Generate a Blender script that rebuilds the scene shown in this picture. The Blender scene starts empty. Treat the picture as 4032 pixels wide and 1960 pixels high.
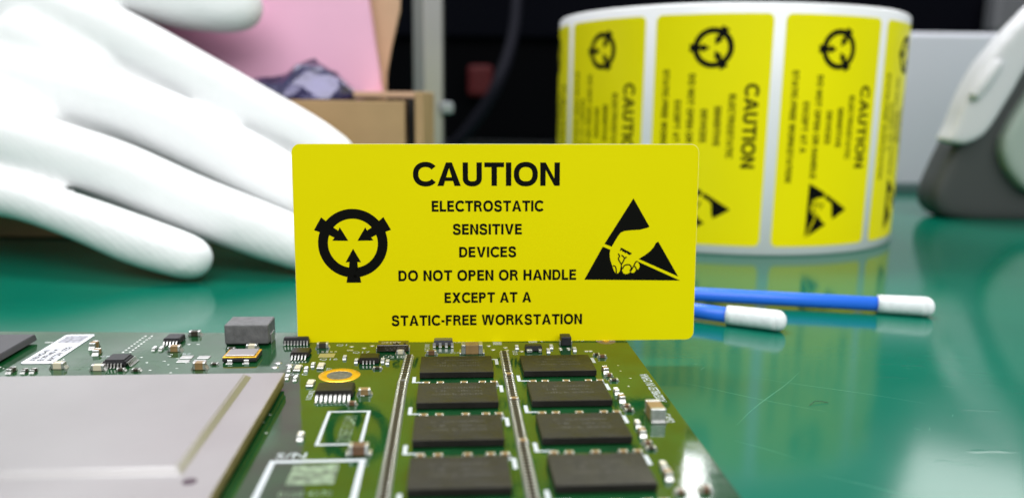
import bpy, bmesh, math, random
from mathutils import Vector, Matrix, Euler
from mathutils.geometry import tessellate_polygon
random.seed(7)
scn = bpy.context.scene
MM = 0.001
rad = math.radians

# ------------------------------------------------------------------ camera
H = 52.736
pitch, roll = 0.183176, 0.012646
cd = bpy.data.cameras.new('camera'); cam = bpy.data.objects.new('camera', cd)
scn.collection.objects.link(cam); scn.camera = cam
fw = Vector((0, math.cos(pitch), -math.sin(pitch)))
up0 = Vector((0, math.sin(pitch), math.cos(pitch))); r0 = Vector((1, 0, 0))
rr = r0*math.cos(roll) + up0*math.sin(roll); uu = up0*math.cos(roll) - r0*math.sin(roll)
mw = Matrix((rr, uu, -fw)).transposed().to_4x4(); mw.translation = Vector((0, 0, H*MM))
cam.matrix_world = mw
cd.sensor_width = 36; cd.lens = 36*800/1024
cd.clip_start = 0.002; cd.clip_end = 60
cd.dof.use_dof = True
cd.dof.focus_distance = 0.149
cd.dof.aperture_fstop = cd.lens/2.35

# ------------------------------------------------------------------ world, lamps, exposure
w = bpy.data.worlds.new('World'); scn.world = w; w.use_nodes = True
bg = w.node_tree.nodes['Background']
# a room that is dim at bench height and brighter towards the ceiling
_n = w.node_tree.nodes; _l = w.node_tree.links
_tc = _n.new('ShaderNodeTexCoord'); _sx = _n.new('ShaderNodeSeparateXYZ'); _l.new(_tc.outputs['Generated'], _sx.inputs[0])
_cr = _n.new('ShaderNodeValToRGB'); _l.new(_sx.outputs['Z'], _cr.inputs[0]); _l.new(_cr.outputs[0], bg.inputs[0])
_cr.color_ramp.elements[0].position = 0.0; _cr.color_ramp.elements[0].color = (0.11, 0.12, 0.13, 1)
_cr.color_ramp.elements[1].position = 0.75; _cr.color_ramp.elements[1].color = (0.54, 0.57, 0.60, 1)
bg.inputs[1].default_value = 1.0

def area(name, loc, target, sx, sy, power, col=(1, 1, 1)):
    l = bpy.data.lights.new(name, 'AREA'); l.shape = 'RECTANGLE'; l.size = sx; l.size_y = sy
    l.energy = power; l.color = col
    o = bpy.data.objects.new(name, l); scn.collection.objects.link(o)
    o.location = loc
    o.rotation_euler = (Vector(target)-Vector(loc)).to_track_quat('-Z', 'Y').to_euler()
    return o
area('ceiling_or_key_lamp', (0.30, -0.90, 1.20), (0.0, 0.20, 0.03), 2.2, 1.3, 33.5, (1, 0.985, 0.96))  # large soft key behind the camera, added to light the upright label
area('ceiling_or_key_lamp', (-0.20, 0.85, 1.5), (-0.05, 0.22, 0.0), 1.2, 0.35, 26, (0.97, 0.99, 1))
area('ceiling_or_key_lamp', (0.60, 2.95, 1.5), (0.60, 2.95, 0), 0.36, 1.7, 20).rotation_euler = (0, 0, rad(-12.5))
area('ceiling_or_key_lamp', (1.72, 2.66, 1.5), (1.72, 2.66, 0), 0.62, 1.5, 17).rotation_euler = (0, 0, rad(-33))

vs = scn.view_settings
scn.display_settings.display_device = 'sRGB'
vs.view_transform = 'Standard'; vs.look = 'None'; vs.exposure = 0.0; vs.gamma = 1; vs.use_curve_mapping = False
scn.cycles.use_denoising = True
scn.cycles.max_bounces = 8
scn.cycles.sample_clamp_indirect = 6
scn.cycles.caustics_reflective = False; scn.cycles.caustics_refractive = False

# ------------------------------------------------------------------ materials
def mat(name, col, rough=0.5, metal=0.0, spec=0.5, coat=0.0, noise=None, bump=None, roughvar=None, sss=0):
    """noise=(scale, amount), bump=(scale, strength, dist), roughvar=(scale, amount); scales per metre"""
    m = bpy.data.materials.new(name); m.use_nodes = True
    nt = m.node_tree; b = nt.nodes['Principled BSDF']
    b.inputs['Base Color'].default_value = (*col, 1)
    b.inputs['Roughness'].default_value = rough; b.inputs['Metallic'].default_value = metal
    b.inputs['Specular IOR Level'].default_value = spec
    if coat:
        b.inputs['Coat Weight'].default_value = coat; b.inputs['Coat Roughness'].default_value = 0.08
    tc = nt.nodes.new('ShaderNodeTexCoord')
    def nz(scale, detail=4):
        n = nt.nodes.new('ShaderNodeTexNoise'); n.inputs['Scale'].default_value = scale
        n.inputs['Detail'].default_value = detail; nt.links.new(tc.outputs['Object'], n.inputs['Vector']); return n
    if noise:
        n = nz(noise[0]); mp = nt.nodes.new('ShaderNodeMapRange')
        mp.inputs['From Min'].default_value = 0.3; mp.inputs['From Max'].default_value = 0.7
        mp.inputs['To Min'].default_value = 1-noise[1]; mp.inputs['To Max'].default_value = 1+noise[1]
        nt.links.new(n.outputs['Fac'], mp.inputs['Value'])
        mx = nt.nodes.new('ShaderNodeVectorMath'); mx.operation = 'SCALE'
        mx.inputs[0].default_value = col; nt.links.new(mp.outputs[0], mx.inputs['Scale'])
        nt.links.new(mx.outputs[0], b.inputs['Base Color'])
    if roughvar:
        n = nz(roughvar[0]); mp = nt.nodes.new('ShaderNodeMapRange')
        mp.inputs['From Min'].default_value = 0.3; mp.inputs['From Max'].default_value = 0.7
        mp.inputs['To Min'].default_value = max(0, rough-roughvar[1]); mp.inputs['To Max'].default_value = rough+roughvar[1]
        nt.links.new(n.outputs['Fac'], mp.inputs['Value']); nt.links.new(mp.outputs[0], b.inputs['Roughness'])
    if bump:
        n = nz(bump[0], 3); bp = nt.nodes.new('ShaderNodeBump')
        bp.inputs['Strength'].default_value = bump[1]; bp.inputs['Distance'].default_value = bump[2]
        nt.links.new(n.outputs['Fac'], bp.inputs['Height']); nt.links.new(bp.outputs[0], b.inputs['Normal'])
    return m

YEL = (0.80, 0.70, 0.0)
def mat_glove():
    m = mat('white_knit_glove', (0.83, 0.84, 0.845), 0.9, spec=0.05)
    nt = m.node_tree; L = nt.links.new; b = nt.nodes['Principled BSDF']
    tc = nt.nodes.new('ShaderNodeTexCoord')
    wv = nt.nodes.new('ShaderNodeTexWave'); wv.inputs['Scale'].default_value = 260; wv.inputs['Distortion'].default_value = 1.5; wv.bands_direction = 'DIAGONAL'
    L(tc.outputs['Object'], wv.inputs['Vector'])
    n = nt.nodes.new('ShaderNodeTexNoise'); n.inputs['Scale'].default_value = 75; n.inputs['Detail'].default_value = 3; L(tc.outputs['Object'], n.inputs['Vector'])
    b1 = nt.nodes.new('ShaderNodeBump'); b1.inputs['Strength'].default_value = 0.5; b1.inputs['Distance'].default_value = 0.0015; L(n.outputs['Fac'], b1.inputs['Height'])
    b2 = nt.nodes.new('ShaderNodeBump'); b2.inputs['Strength'].default_value = 0.10; b2.inputs['Distance'].default_value = 0.0003; L(wv.outputs['Fac'], b2.inputs['Height']); L(b1.outputs[0], b2.inputs['Normal'])
    L(b2.outputs[0], b.inputs['Normal'])
    return m
m_yellow = mat('yellow_label_paper', YEL, 0.5, spec=0.06, noise=(25, 0.025), bump=(900, 0.05, 0.0002))
m_yellow_roll = mat('yellow_roll_paper', (0.88, 0.775, 0.0), 0.35, spec=0.2, noise=(25, 0.03))
m_ink = mat('black_ink', (0.003, 0.003, 0.002), 0.5, spec=0.08)
m_liner = mat('white_backing_paper', (0.80, 0.80, 0.82), 0.3)
m_core = mat('grey_card_core', (0.42, 0.36, 0.28), 0.8)
m_mask = mat('green_solder_mask', (0.004, 0.050, 0.013), 0.08, spec=0.75, noise=(160, 0.25), bump=(1500, 0.06, 0.0001), roughvar=(300, 0.04))
m_trace = mat('green_masked_copper', (0.010, 0.075, 0.012), 0.14, spec=.75)
m_edge = mat('board_edge_fibre', (0.10, 0.30, 0.07), 0.5)
m_silk = mat('white_silkscreen', (0.50, 0.535, 0.56), 0.5)
m_palesilk = mat('pale_green_print', (0.15, 0.205, 0.13), 0.5, noise=(800, 0.85))
m_chip = mat('black_mould_compound', (0.012, 0.0105, 0.009), 0.42, spec=0.30, noise=(500, 0.25), bump=(4000, 0.35, 0.00006), roughvar=(350, 0.1))
m_chipblk = mat('matt_black_mould', (0.014, 0.014, 0.017), 0.45, bump=(4000, 0.3, 0.00005))
m_chiptop = mat('grey_laser_print', (0.055, 0.052, 0.047), 0.6)
m_tin = mat('tinned_metal', (0.58, 0.58, 0.57), 0.28, metal=0.75, noise=(900, 0.2), bump=(2500, 0.3, 0.0001))
m_tan = mat('tan_ceramic', (0.26, 0.165, 0.070), 0.4, noise=(800, 0.12))
m_brown = mat('brown_ceramic', (0.13, 0.065, 0.032), 0.4, noise=(800, 0.15))
m_beige = mat('cream_plastic', (0.62, 0.56, 0.42), 0.45)
m_resist = mat('dark_resistor', (0.035, 0.028, 0.018), 0.4)
m_gold = mat('gold_plating', (0.80, 0.43, 0.02), 0.34, metal=0.6, noise=(500, 0.15))
m_hole = mat('grey_hole_wall', (0.10, 0.10, 0.085), 0.5, noise=(1200, 0.5))
m_indu = mat('grey_ferrite', (0.115, 0.115, 0.118), 0.55, noise=(700, 0.25), bump=(2500, 0.5, 0.00012))
m_nickel = mat('brushed_nickel', (0.40, 0.385, 0.388), 0.40, metal=0.7, noise=(35, 0.05), bump=(2500, 0.06, 0.00005), roughvar=(60, 0.04))
m_bronze = mat('bronze_edge', (0.22, 0.165, 0.065), 0.38, metal=0.6, noise=(400, 0.15))
m_dot = mat('violet_mark', (0.06, 0.03, 0.05), 0.6)
m_sticker = mat('white_sticker', (0.66, 0.67, 0.72), 0.6, spec=.2)
m_greyprint = mat('grey_print_block', (0.30, 0.30, 0.34), 0.6, noise=(1500, 0.5))
m_glove = mat_glove()
m_card = mat('brown_cardboard', (0.40, 0.265, 0.135), 0.8, spec=0.2, noise=(60, 0.08))
m_cardlight = mat('pale_cardboard', (0.58, 0.38, 0.25), 0.8, spec=0.2, noise=(60, 0.06))
m_pink = mat('pink_foam', (0.87, 0.48, 0.66), 0.7, noise=(40, 0.03))
m_bag = mat('violet_shielding_film', (0.040, 0.034, 0.115), 0.10, metal=0.35, spec=1.0, coat=0.8, noise=(60, 0.5), bump=(90, 0.5, 0.004))
m_alu = mat('brushed_aluminium', (0.50, 0.49, 0.49), 0.4, metal=0.5)
m_alud = mat('darkened_aluminium', (0.11, 0.11, 0.105), 0.5, metal=0.4)
m_black = mat('black_paint', (0.0008, 0.0009, 0.0016), 0.6, spec=0.03)
m_black2 = mat('dark_grey_paint', (0.0018, 0.0020, 0.0042), 0.7, spec=0.03)
m_red = mat('red_plastic', (0.065, 0.004, 0.006), 0.5, spec=.2)
m_cable = mat('dark_grey_rubber', (0.006, 0.006, 0.010), 0.7, spec=.05)
m_panel = mat('pale_lilac_paint', (0.60, 0.61, 0.68), 0.5, noise=(8, 0.04))
m_white = mat('white_plastic', (0.57, 0.57, 0.59), 0.4)
m_dgrey = mat('dark_grey_plastic', (0.046, 0.050, 0.050), 0.5)
m_pale = mat('pale_green_grey_plastic', (0.30, 0.36, 0.32), 0.5)
m_blue = mat('blue_plastic_stick', (0.022, 0.16, 0.80), 0.35)
m_cotton = mat('white_swab_cloth', (0.78, 0.80, 0.82), 0.9, spec=0.1, noise=(700, 0.08), bump=(2600, 0.25, 0.0002))
m_scratch = mat('pale_scratch', (0.03, 0.24, 0.15), 0.5)
m_hair = mat('dark_fibre', (0.02, 0.05, 0.03), 0.6)

def mat_tabletop():
    m = bpy.data.materials.new('green_antistatic_mat'); m.use_nodes = True
    nt = m.node_tree; b = nt.nodes['Principled BSDF']; L = nt.links.new; b.inputs['Specular IOR Level'].default_value = 0.18
    tc = nt.nodes.new('ShaderNodeTexCoord')
    n = nt.nodes.new('ShaderNodeTexNoise'); n.inputs['Scale'].default_value = 14; n.inputs['Detail'].default_value = 5
    L(tc.outputs['Object'], n.inputs['Vector'])
    cr = nt.nodes.new('ShaderNodeValToRGB')
    cr.color_ramp.elements[0].position = 0.3; cr.color_ramp.elements[0].color = (0.0015, 0.104, 0.066, 1)
    cr.color_ramp.elements[1].position = 0.7; cr.color_ramp.elements[1].color = (0.003, 0.132, 0.083, 1)
    L(n.outputs['Fac'], cr.inputs[0]); L(cr.outputs[0], b.inputs['Base Color'])
    # broad smudges change the gloss
    n2 = nt.nodes.new('ShaderNodeTexNoise'); n2.inputs['Scale'].default_value = 22; n2.inputs['Detail'].default_value = 6
    L(tc.outputs['Object'], n2.inputs['Vector'])
    mp = nt.nodes.new('ShaderNodeMapRange'); mp.inputs['To Min'].default_value = 0.06; mp.inputs['To Max'].default_value = 0.17
    L(n2.outputs['Fac'], mp.inputs['Value']); L(mp.outputs[0], b.inputs['Roughness'])
    # fine grain plus elongated scuffs
    mpg = nt.nodes.new('ShaderNodeMapping'); mpg.inputs['Scale'].default_value = (60, 420, 60); mpg.inputs['Rotation'].default_value = (0, 0, 0.5)
    L(tc.outputs['Object'], mpg.inputs['Vector'])
    n3 = nt.nodes.new('ShaderNodeTexNoise'); n3.inputs['Scale'].default_value = 1.0; n3.inputs['Detail'].default_value = 2
    L(mpg.outputs[0], n3.inputs['Vector'])
    r3 = nt.nodes.new('ShaderNodeMapRange'); r3.inputs['From Min'].default_value = 0.66; r3.inputs['From Max'].default_value = 0.74
    L(n3.outputs['Fac'], r3.inputs['Value'])
    n4 = nt.nodes.new('ShaderNodeTexNoise'); n4.inputs['Scale'].default_value = 900; n4.inputs['Detail'].default_value = 2
    L(tc.outputs['Object'], n4.inputs['Vector'])
    ad = nt.nodes.new('ShaderNodeMath'); ad.operation = 'MULTIPLY_ADD'; ad.inputs[1].default_value = 0.10
    L(n4.outputs['Fac'], ad.inputs[0]); L(r3.outputs[0], ad.inputs[2])
    bp = nt.nodes.new('ShaderNodeBump'); bp.inputs['Strength'].default_value = 0.03; bp.inputs['Distance'].default_value = 0.0004
    L(ad.outputs[0], bp.inputs['Height']); L(bp.outputs[0], b.inputs['Normal'])
    return m
m_mat = mat_tabletop()

# ------------------------------------------------------------------ mesh helpers (millimetres in, metres out)
class MB:
    def __init__(self): self.bm = bmesh.new()
    def face(self, pts, mi=0):
        vs_ = [self.bm.verts.new(p) for p in pts]
        try: f = self.bm.faces.new(vs_); f.material_index = mi; return f
        except ValueError: return None
    def box(self, x0, x1, y0, y1, z0, z1, mi=0, bev=0.0, seg=2):
        t = bmesh.new()
        bmesh.ops.create_cube(t, size=1)
        for v in t.verts:
            v.co = Vector(((x0+x1)/2+v.co.x*(x1-x0), (y0+y1)/2+v.co.y*(y1-y0), (z0+z1)/2+v.co.z*(z1-z0)))
        if bev: bmesh.ops.bevel(t, geom=list(t.edges), offset=bev, segments=seg, affect='EDGES', profile=0.5)
        self.merge(t, mi)
    def merge(self, t, mi=None, M=None):
        mp = {}
        for v in t.verts: mp[v] = self.bm.verts.new(M @ v.co if M else v.co)
        for f in t.faces:
            try:
                nf = self.bm.faces.new([mp[v] for v in f.verts]); nf.material_index = f.material_index if mi is None else mi; nf.smooth = f.smooth
            except ValueError: pass
        t.free()
    def prism(self, poly, z0, z1, mi=0):
        """polygon (x,y) counter-clockwise raised from z0 to z1"""
        n = len(poly)
        a = [self.bm.verts.new((x, y, z0)) for x, y in poly]; b = [self.bm.verts.new((x, y, z1)) for x, y in poly]
        fs = [self.bm.faces.new(a[::-1]), self.bm.faces.new(b)]
        for i in range(n): fs.append(self.bm.faces.new((a[i], a[(i+1) % n], b[(i+1) % n], b[i])))
        for f in fs: f.material_index = mi
    def lathe(self, prof, seg=32, mi=0, M=None, smooth=True, closed=False):
        """profile of (r,z) turned about z"""
        rows = []
        for r_, z_ in prof:
            if r_ < 1e-6: rows.append([self.bm.verts.new((M @ Vector((0, 0, z_))) if M else (0, 0, z_))])
            else:
                row = []
                for k in range(seg):
                    p = Vector((r_*math.cos(2*math.pi*k/seg), r_*math.sin(2*math.pi*k/seg), z_))
                    row.append(self.bm.verts.new(M @ p if M else p))
                rows.append(row)
        pairs = list(zip(rows, rows[1:])) + ([(rows[-1], rows[0])] if closed else [])
        for a, b in pairs:
            for k in range(seg):
                k2 = (k+1) % seg
                if len(a) == 1 and len(b) == 1: continue
                if len(a) == 1: vv = (a[0], b[k2], b[k])
                elif len(b) == 1: vv = (a[k], a[k2], b[0])
                else: vv = (a[k], a[k2], b[k2], b[k])
                try: f = self.bm.faces.new(vv); f.material_index = mi; f.smooth = smooth
                except ValueError: pass
    def tube(self, pts, rads, seg=16, mi=0, caps=True, round_ends=True):
        """swept round tube through points with a radius each, hemispherical ends"""
        pts = [Vector(p) for p in pts]; n = len(pts)
        P, Rr = list(pts), list(rads)
        if round_ends:
            d0 = (pts[0]-pts[1]).normalized(); d1 = (pts[-1]-pts[-2]).normalized()
            head = [(pts[0]+d0*rads[0]*math.sin(a), rads[0]*max(math.cos(a), 0.03)) for a in (rad(88), rad(70), rad(50), rad(30), rad(14))]
            tail = [(pts[-1]+d1*rads[-1]*math.sin(a), rads[-1]*max(math.cos(a), 0.03)) for a in (rad(14), rad(30), rad(50), rad(70), rad(88))]
            P = [q for q, _ in head]+P+[q for q, _ in tail]; Rr = [q for _, q in head]+Rr+[q for _, q in tail]
        ref = None; rows = []
        for i, p in enumerate(P):
            t = (P[min(i+1, len(P)-1)]-P[max(i-1, 0)]).normalized()
            if ref is None:
                ref = t.orthogonal().normalized()
            ref = (ref-t*ref.dot(t)).normalized(); bi = t.cross(ref)
            rows.append([self.bm.verts.new(p+(ref*math.cos(2*math.pi*k/seg)+bi*math.sin(2*math.pi*k/seg))*Rr[i]) for k in range(seg)])
        for a, b in zip(rows, rows[1:]):
            for k in range(seg):
                f = self.bm.faces.new((a[k], a[(k+1) % seg], b[(k+1) % seg], b[k])); f.material_index = mi; f.smooth = True
        for row, s in ((rows[0][::-1], 0), (rows[-1], 1)):
            f = self.bm.faces.new(row); f.material_index = mi
    def mesh(self, name, mats):
        bm = self.bm
        bmesh.ops.recalc_face_normals(bm, faces=bm.faces)
        for v in bm.verts: v.co *= MM
        me = bpy.data.meshes.new(name); bm.to_mesh(me); bm.free()
        for m in (mats if isinstance(mats, (list, tuple)) else [mats]): me.materials.append(m)
        return me
    def build(self, name, mats, parent=None, loc=None, rot=None):
        return obj(name, self.mesh(name, mats), parent, loc, rot)

def obj(name, me, parent=None, loc=None, rot=None):
    o = bpy.data.objects.new(name, me); scn.collection.objects.link(o)
    if parent is not None: o.parent = parent
    if loc is not None: o.location = Vector(loc)*MM
    if rot is not None: o.rotation_euler = rot
    return o
def thing(name, label, cat, loc=(0, 0, 0), rot=(0, 0, 0), group=None):
    o = bpy.data.objects.new(name, None); scn.collection.objects.link(o)
    o.empty_display_size = 0.01
    o.location = Vector(loc)*MM; o.rotation_euler = rot; o['label'] = label; o['category'] = cat
    if group: o['group'] = group
    return o
def tag(o, label, cat, group=None):
    o['label'] = label; o['category'] = cat
    if group: o['group'] = group
def structure(o): o['kind'] = 'structure'; return o

# ------------------------------------------------------------------ lettering: a bold grotesque drawn with strokes and polygons
def offset_strip(pts, t, closed=False):
    pts = [Vector(p) for p in pts]; n = len(pts); L = []; Rr = []
    for i in range(n):
        if closed: a, b = pts[(i-1) % n], pts[(i+1) % n]; p = pts[i]; d1 = (p-a).normalized(); d2 = (b-p).normalized()
        else:
            p = pts[i]
            d1 = (p-pts[i-1]).normalized() if i > 0 else (pts[1]-p).normalized()
            d2 = (pts[i+1]-p).normalized() if i < n-1 else d1
        n1 = Vector((-d1.y, d1.x)); n2 = Vector((-d2.y, d2.x)); nn = (n1+n2)
        nn = nn.normalized(); k = 1/max(0.35, nn.dot(n1))
        L.append(p+nn*t/2*k); Rr.append(p-nn*t/2*k)
    quads = []
    rng = n if closed else n-1
    for i in range(rng):
        j = (i+1) % n
        quads.append([tuple(Rr[i]), tuple(Rr[j]), tuple(L[j]), tuple(L[i])])
    return quads
def arc(cx, cy, rx, ry, a0, a1, n=18, sq=2.0):
    o = []
    for i in range(n+1):
        a = rad(a0+(a1-a0)*i/n); c_, s_ = math.cos(a), math.sin(a)
        o.append((cx+rx*math.copysign(abs(c_)**(2/sq), c_), cy+ry*math.copysign(abs(s_)**(2/sq), s_)))
    return o
def smooth_path(P, k=5):
    out = []
    for i in range(len(P)-1):
        p0, p1, p2, p3 = [Vector(P[max(0, min(len(P)-1, i+d))]) for d in (-1, 0, 1, 2)]
        for s in range(k):
            u = s/k
            out.append(tuple(0.5*((2*p1)+(p2-p0)*u+(2*p0-5*p1+4*p2-p3)*u*u+(3*p1-p0-3*p2+p3)*u**3)))
    out.append(tuple(P[-1])); return out
def rect(x0, y0, x1, y1): return [(x0, y0), (x1, y0), (x1, y1), (x0, y1)]
def glyph(c, t):
    a = t/2; ty = t*0.92; b = ty/2
    if c == 'I': return t, [rect(0, 0, t, 1)]
    if c == 'T': w = .80; return w, [rect(0, 1-ty, w, 1), rect(w/2-a, 0, w/2+a, 1-ty)]
    if c == 'L': w = .64; return w, [rect(0, 0, t, 1), rect(t, 0, w, ty)]
    if c == 'E': w = .68; return w, [rect(0, 0, t, 1), rect(t, 0, w, ty), rect(t, 1-ty, w-.02, 1), rect(t, .5-b+.02, w-.05, .5+b+.02)]
    if c == 'F': w = .64; return w, [rect(0, 0, t, 1), rect(t, 1-ty, w, 1), rect(t, .5-b, w-.08, .5+b)]
    if c == 'H': w = .80; return w, [rect(0, 0, t, 1), rect(w-t, 0, w, 1), rect(t, .52-b, w-t, .52+b)]
    if c == 'N': w = .80; return w, [rect(0, 0, t, 1), rect(w-t, 0, w, 1), [(t, 1), (t*.98, .69), (w-t, 0), (w-t*.98, .31)]]
    if c == '-': return .36, [rect(.02, .30, .34, .30+ty)]
    if c == 'V':
        w = .90; return w, [[(0, 1), (w/2-t*.55, 0), (w/2, 0), (w/2, .24), (t*1.12, 1)], [(w, 1), (w-t*1.12, 1), (w/2, .24), (w/2, 0), (w/2+t*.55, 0)]]
    if c == 'W':
        w = 1.30; q = []
        for s in (0, w/2-.045):
            v = w/2+.045
            q += [[(s, 1), (s+v/2-t*.52, 0), (s+v/2, 0), (s+v/2, .30), (s+t*1.05, 1)], [(s+v, 1), (s+v-t*1.05, 1), (s+v/2, .30), (s+v/2, 0), (s+v/2+t*.52, 0)]]
        return w, q
    if c == 'A':
        w = .95; i0 = t*1.16; k = lambda y: i0+(w/2-i0)*y/.77
        return w, [[(0, 0), (i0, 0), (w/2, .77), (w/2, 1), (w/2-.12, 1)], [(w-i0, 0), (w, 0), (w/2+.12, 1), (w/2, 1), (w/2, .77)],
                   [(k(.21), .21), (w-k(.21), .21), (w-k(.37), .37), (k(.37), .37)]]
    if c == 'X':
        w = .88; e = t*1.2; return w, [[(0, 0), (e, 0), (w, 1), (w-e, 1)], [(w-e, 0), (w, 0), (e, 1), (0, 1)]]
    if c == 'K':
        w = .86; return w, [rect(0, 0, t, 1), [(t, .30), (t, .54), (w-t*1.25-.03, 1), (w-.03, 1)], [(t+.10, .47), (t+.25, .62), (w, 0), (w-t*1.25, 0)]]
    if c == 'O': w = .98; return w, offset_strip(arc(w/2, .5, w/2-a, .515-b, 0, 360, 40, 2.3)[:-1], t*.99, True)
    if c == 'C': w = .93; return w, offset_strip(arc(.51, .5, .51-a, .515-b, 38, 322, 34, 2.2), t*.99)
    if c == 'U':
        w = .78; return w, offset_strip([(w-a, 1), (w-a, .36)]+arc(w/2, .34, w/2-a, .355-b, 0, -180, 20, 2.3)+[(a, .36), (a, 1)], t*.98)
    if c == 'D':
        w = .82; return w, [rect(0, 0, t, 1)]+offset_strip([(t, 1-b), (.34, 1-b)]+arc(.38, .5, w-.38-a, .5-b, 90, -90, 20, 2.3)+[(.34, b), (t, b)], ty)
    if c == 'P' or c == 'R':
        w = .75 if c == 'P' else .81; bx = .72 if c == 'P' else .76; yl = .40+b if c == 'P' else .42+b
        cy = (1-b+yl)/2; q = [rect(0, 0, t, 1)]+offset_strip([(t, 1-b), (.42, 1-b)]+arc(.44, cy, bx-.44-a, (1-b-yl)/2, 90, -90, 16)+[(.42, yl), (t, yl)], ty)
        if c == 'R': q += [[(.44, .43), (w-.26, .20), (w-.235, 0), (w, 0), (w-.055, .22), (w-.17, .47)]]
        return w, q
    if c == 'S':
        w = .78
        P = [(w-a-.02, .70), (w*.76, .865), (w*.5, .925), (w*.22, .865), (a+.015, .715), (w*.24, .585), (w*.5, .515), (w*.78, .43), (w-a, .275), (w*.78, .13), (w*.5, .075), (w*.2, .135), (a-.02, .31)]
        return w, offset_strip(smooth_path(P, 5), t*.95)
    return .34, []
def text_polys(s, x0, x1, base, cap, t=.235, gap=.11):
    """one line of lettering fitted between x0 and x1"""
    pen = 0; out = []
    for ch in s:
        wd, polys = glyph(ch, t)
        if ch == ' ': pen += .30+gap; continue
        out += [[(pen+x, y) for x, y in p] for p in polys]
        pen += wd+gap*(.45 if ch == 'C' else .75 if ch in 'AT' else 1)
    pen -= gap; k = (x1-x0)/pen
    return [[(x0+x*k, base+y*cap) for x, y in p] for p in out]

# the print on every caution label: label-plane millimetres, x from the centre, y from the bottom edge (80.3 x 39.7)
LW, LH = 80.3, 39.68
def heading_polys(): return text_polys('CAUTION', -16.73, 12.31, 31.5, 4.62, .222, .095)
def body_polys():
    o = []
    for s, a, b, y, c in (('ELECTROSTATIC', -13.11, 9.03, 26.42, 2.17), ('SENSITIVE', -8.98, 4.79, 21.83, 2.13), ('DEVICES', -7.76, 3.66, 17.27, 2.12),
                          ('DO NOT OPEN OR HANDLE', -19.90, 15.80, 12.55, 2.16), ('EXCEPT AT A', -10.76, 6.68, 8.05, 2.12), ('STATIC-FREE WORKSTATION', -21.38, 17.09, 3.45, 2.14)):
        o += text_polys(s, a, b, y, c)
    return o
def ring_polys():
    cx, cy, R = -28.74, 20.2, 6.82
    o = offset_strip([(cx+x, cy+y) for x, y in arc(0, 0, R*.86, R*.86, 0, 360, 72)[:-1]], R*.285, True)
    for ang in (30, 150, 270):
        c_, s_ = math.cos(rad(ang)), math.sin(rad(ang))
        for poly in ([(.93, -.175), (1.155, -.215), (1.155, .215), (.93, .175)], [(.52, -.115), (.80, -.135), (.80, .135), (.52, .115)], [(.15, 0), (.52, -.225), (.56, -.225), (.545, 0), (.56, .225), (.52, .225)]):
            if len(poly) == 6: poly = [(.15, 0), (.555, -.225), (.53, 0), (.555, .225)]
            o.append([(cx+R*(c_*u-s_*v), cy+R*(s_*u+c_*v)) for u, v in poly])
    return o
P1 = [(27.15, 29.0), (30.51, 23.31), (30.28, 23.09), (28.56, 22.66), (26.68, 22.56), (25.43, 22.41), (24.73, 22.13), (24.2, 21.43), (23.59, 20.42), (22.94, 19.25), (21.44, 19.84)]
P2 = [(21.1, 19.29), (22.65, 18.66), (22.54, 17.84), (22.63, 16.9), (22.88, 16.03), (23.21, 15.09), (23.46, 14.37), (23.86, 13.77), (24.33, 13.85), (24.67, 14.29), (24.81, 15.15), (24.84, 15.71), (25.06, 15.7), (25.1, 15.15), (25.14, 14.36), (25.44, 13.81), (25.91, 13.65), (26.46, 13.8), (26.8, 14.16), (27.09, 13.92), (27.44, 13.89), (27.72, 14.11), (28.02, 14.53), (28.45, 14.65), (28.69, 15.13), (28.62, 15.6), (28.22, 16.27), (37.07, 12.26), (17.44, 12.57)]
P3 = [(32.39, 20.27), (36.65, 13.09), (28.45, 16.74), (29.77, 17.56), (30.7, 18.27), (31.47, 19.13), (31.92, 19.99)]
PN = [(24.79, 19.12), (27.09, 17.89), (26.7, 17.54), (26.23, 17.71), (25.91, 18.06), (25.67, 17.9), (25.43, 18.27), (25.2, 18.14), (25.0, 18.58), (24.57, 18.35)]
HS = [[(23.21, 15.37), (23.65, 15.29), (23.89, 14.77), (23.96, 13.8)], [(24.96, 15.63), (24.33, 16.76), (24.54, 17.33), (24.26, 17.88)], [(24.96, 15.63), (25.54, 16.85), (24.93, 17.55)],
      [(25.51, 16.8), (26.0, 17.19)], [(25.18, 14.68), (25.53, 15.35), (26.19, 15.6), (26.74, 15.46), (26.98, 14.9), (26.69, 14.27)], [(26.85, 14.19), (27.46, 15.29), (27.88, 16.13), (28.26, 16.23)], [(27.45, 15.37), (27.86, 15.05), (28.06, 14.5)]]
def triangle_polys():
    o = [P1, P2, P3, PN]
    for s in HS: o += offset_strip(smooth_path(s, 4), .27)
    return o
def polys_bm(polys, dz=0.0006):
    """flat print, each polygon a hair above the last; millimetres in the label plane (x right, y up)"""
    bm = bmesh.new()
    for i, p in enumerate(polys):
        z = (i % 12)*dz
        tri = tessellate_polygon([[Vector((x, y, 0)) for x, y in p]])
        vs_ = [bm.verts.new((x, y, z)) for x, y in p]
        for t_ in tri:
            try: bm.faces.new([vs_[k] for k in t_])
            except ValueError: pass
    for f in bm.faces:
        f.normal_update()
        if f.normal.z < 0: f.normal_flip()
    return bm
def round_rect(x0, y0, x1, y1, r, n=6):
    o = []
    for cx, cy, a in ((x1-r, y0+r, -90), (x1-r, y1-r, 0), (x0+r, y1-r, 90), (x0+r, y0+r, 180)):
        o += [(cx+r*math.cos(rad(a+90*i/n)), cy+r*math.sin(rad(a+90*i/n))) for i in range(n+1)]
    return o
def raw_build(bm, name, m, parent, loc=None, rot=None):
    for v in bm.verts: v.co *= MM
    me = bpy.data.meshes.new(name); bm.to_mesh(me); bm.free()
    for q in (m if isinstance(m, (list, tuple)) else [m]): me.materials.append(q)
    return obj(name, me, parent, loc, rot)

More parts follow.
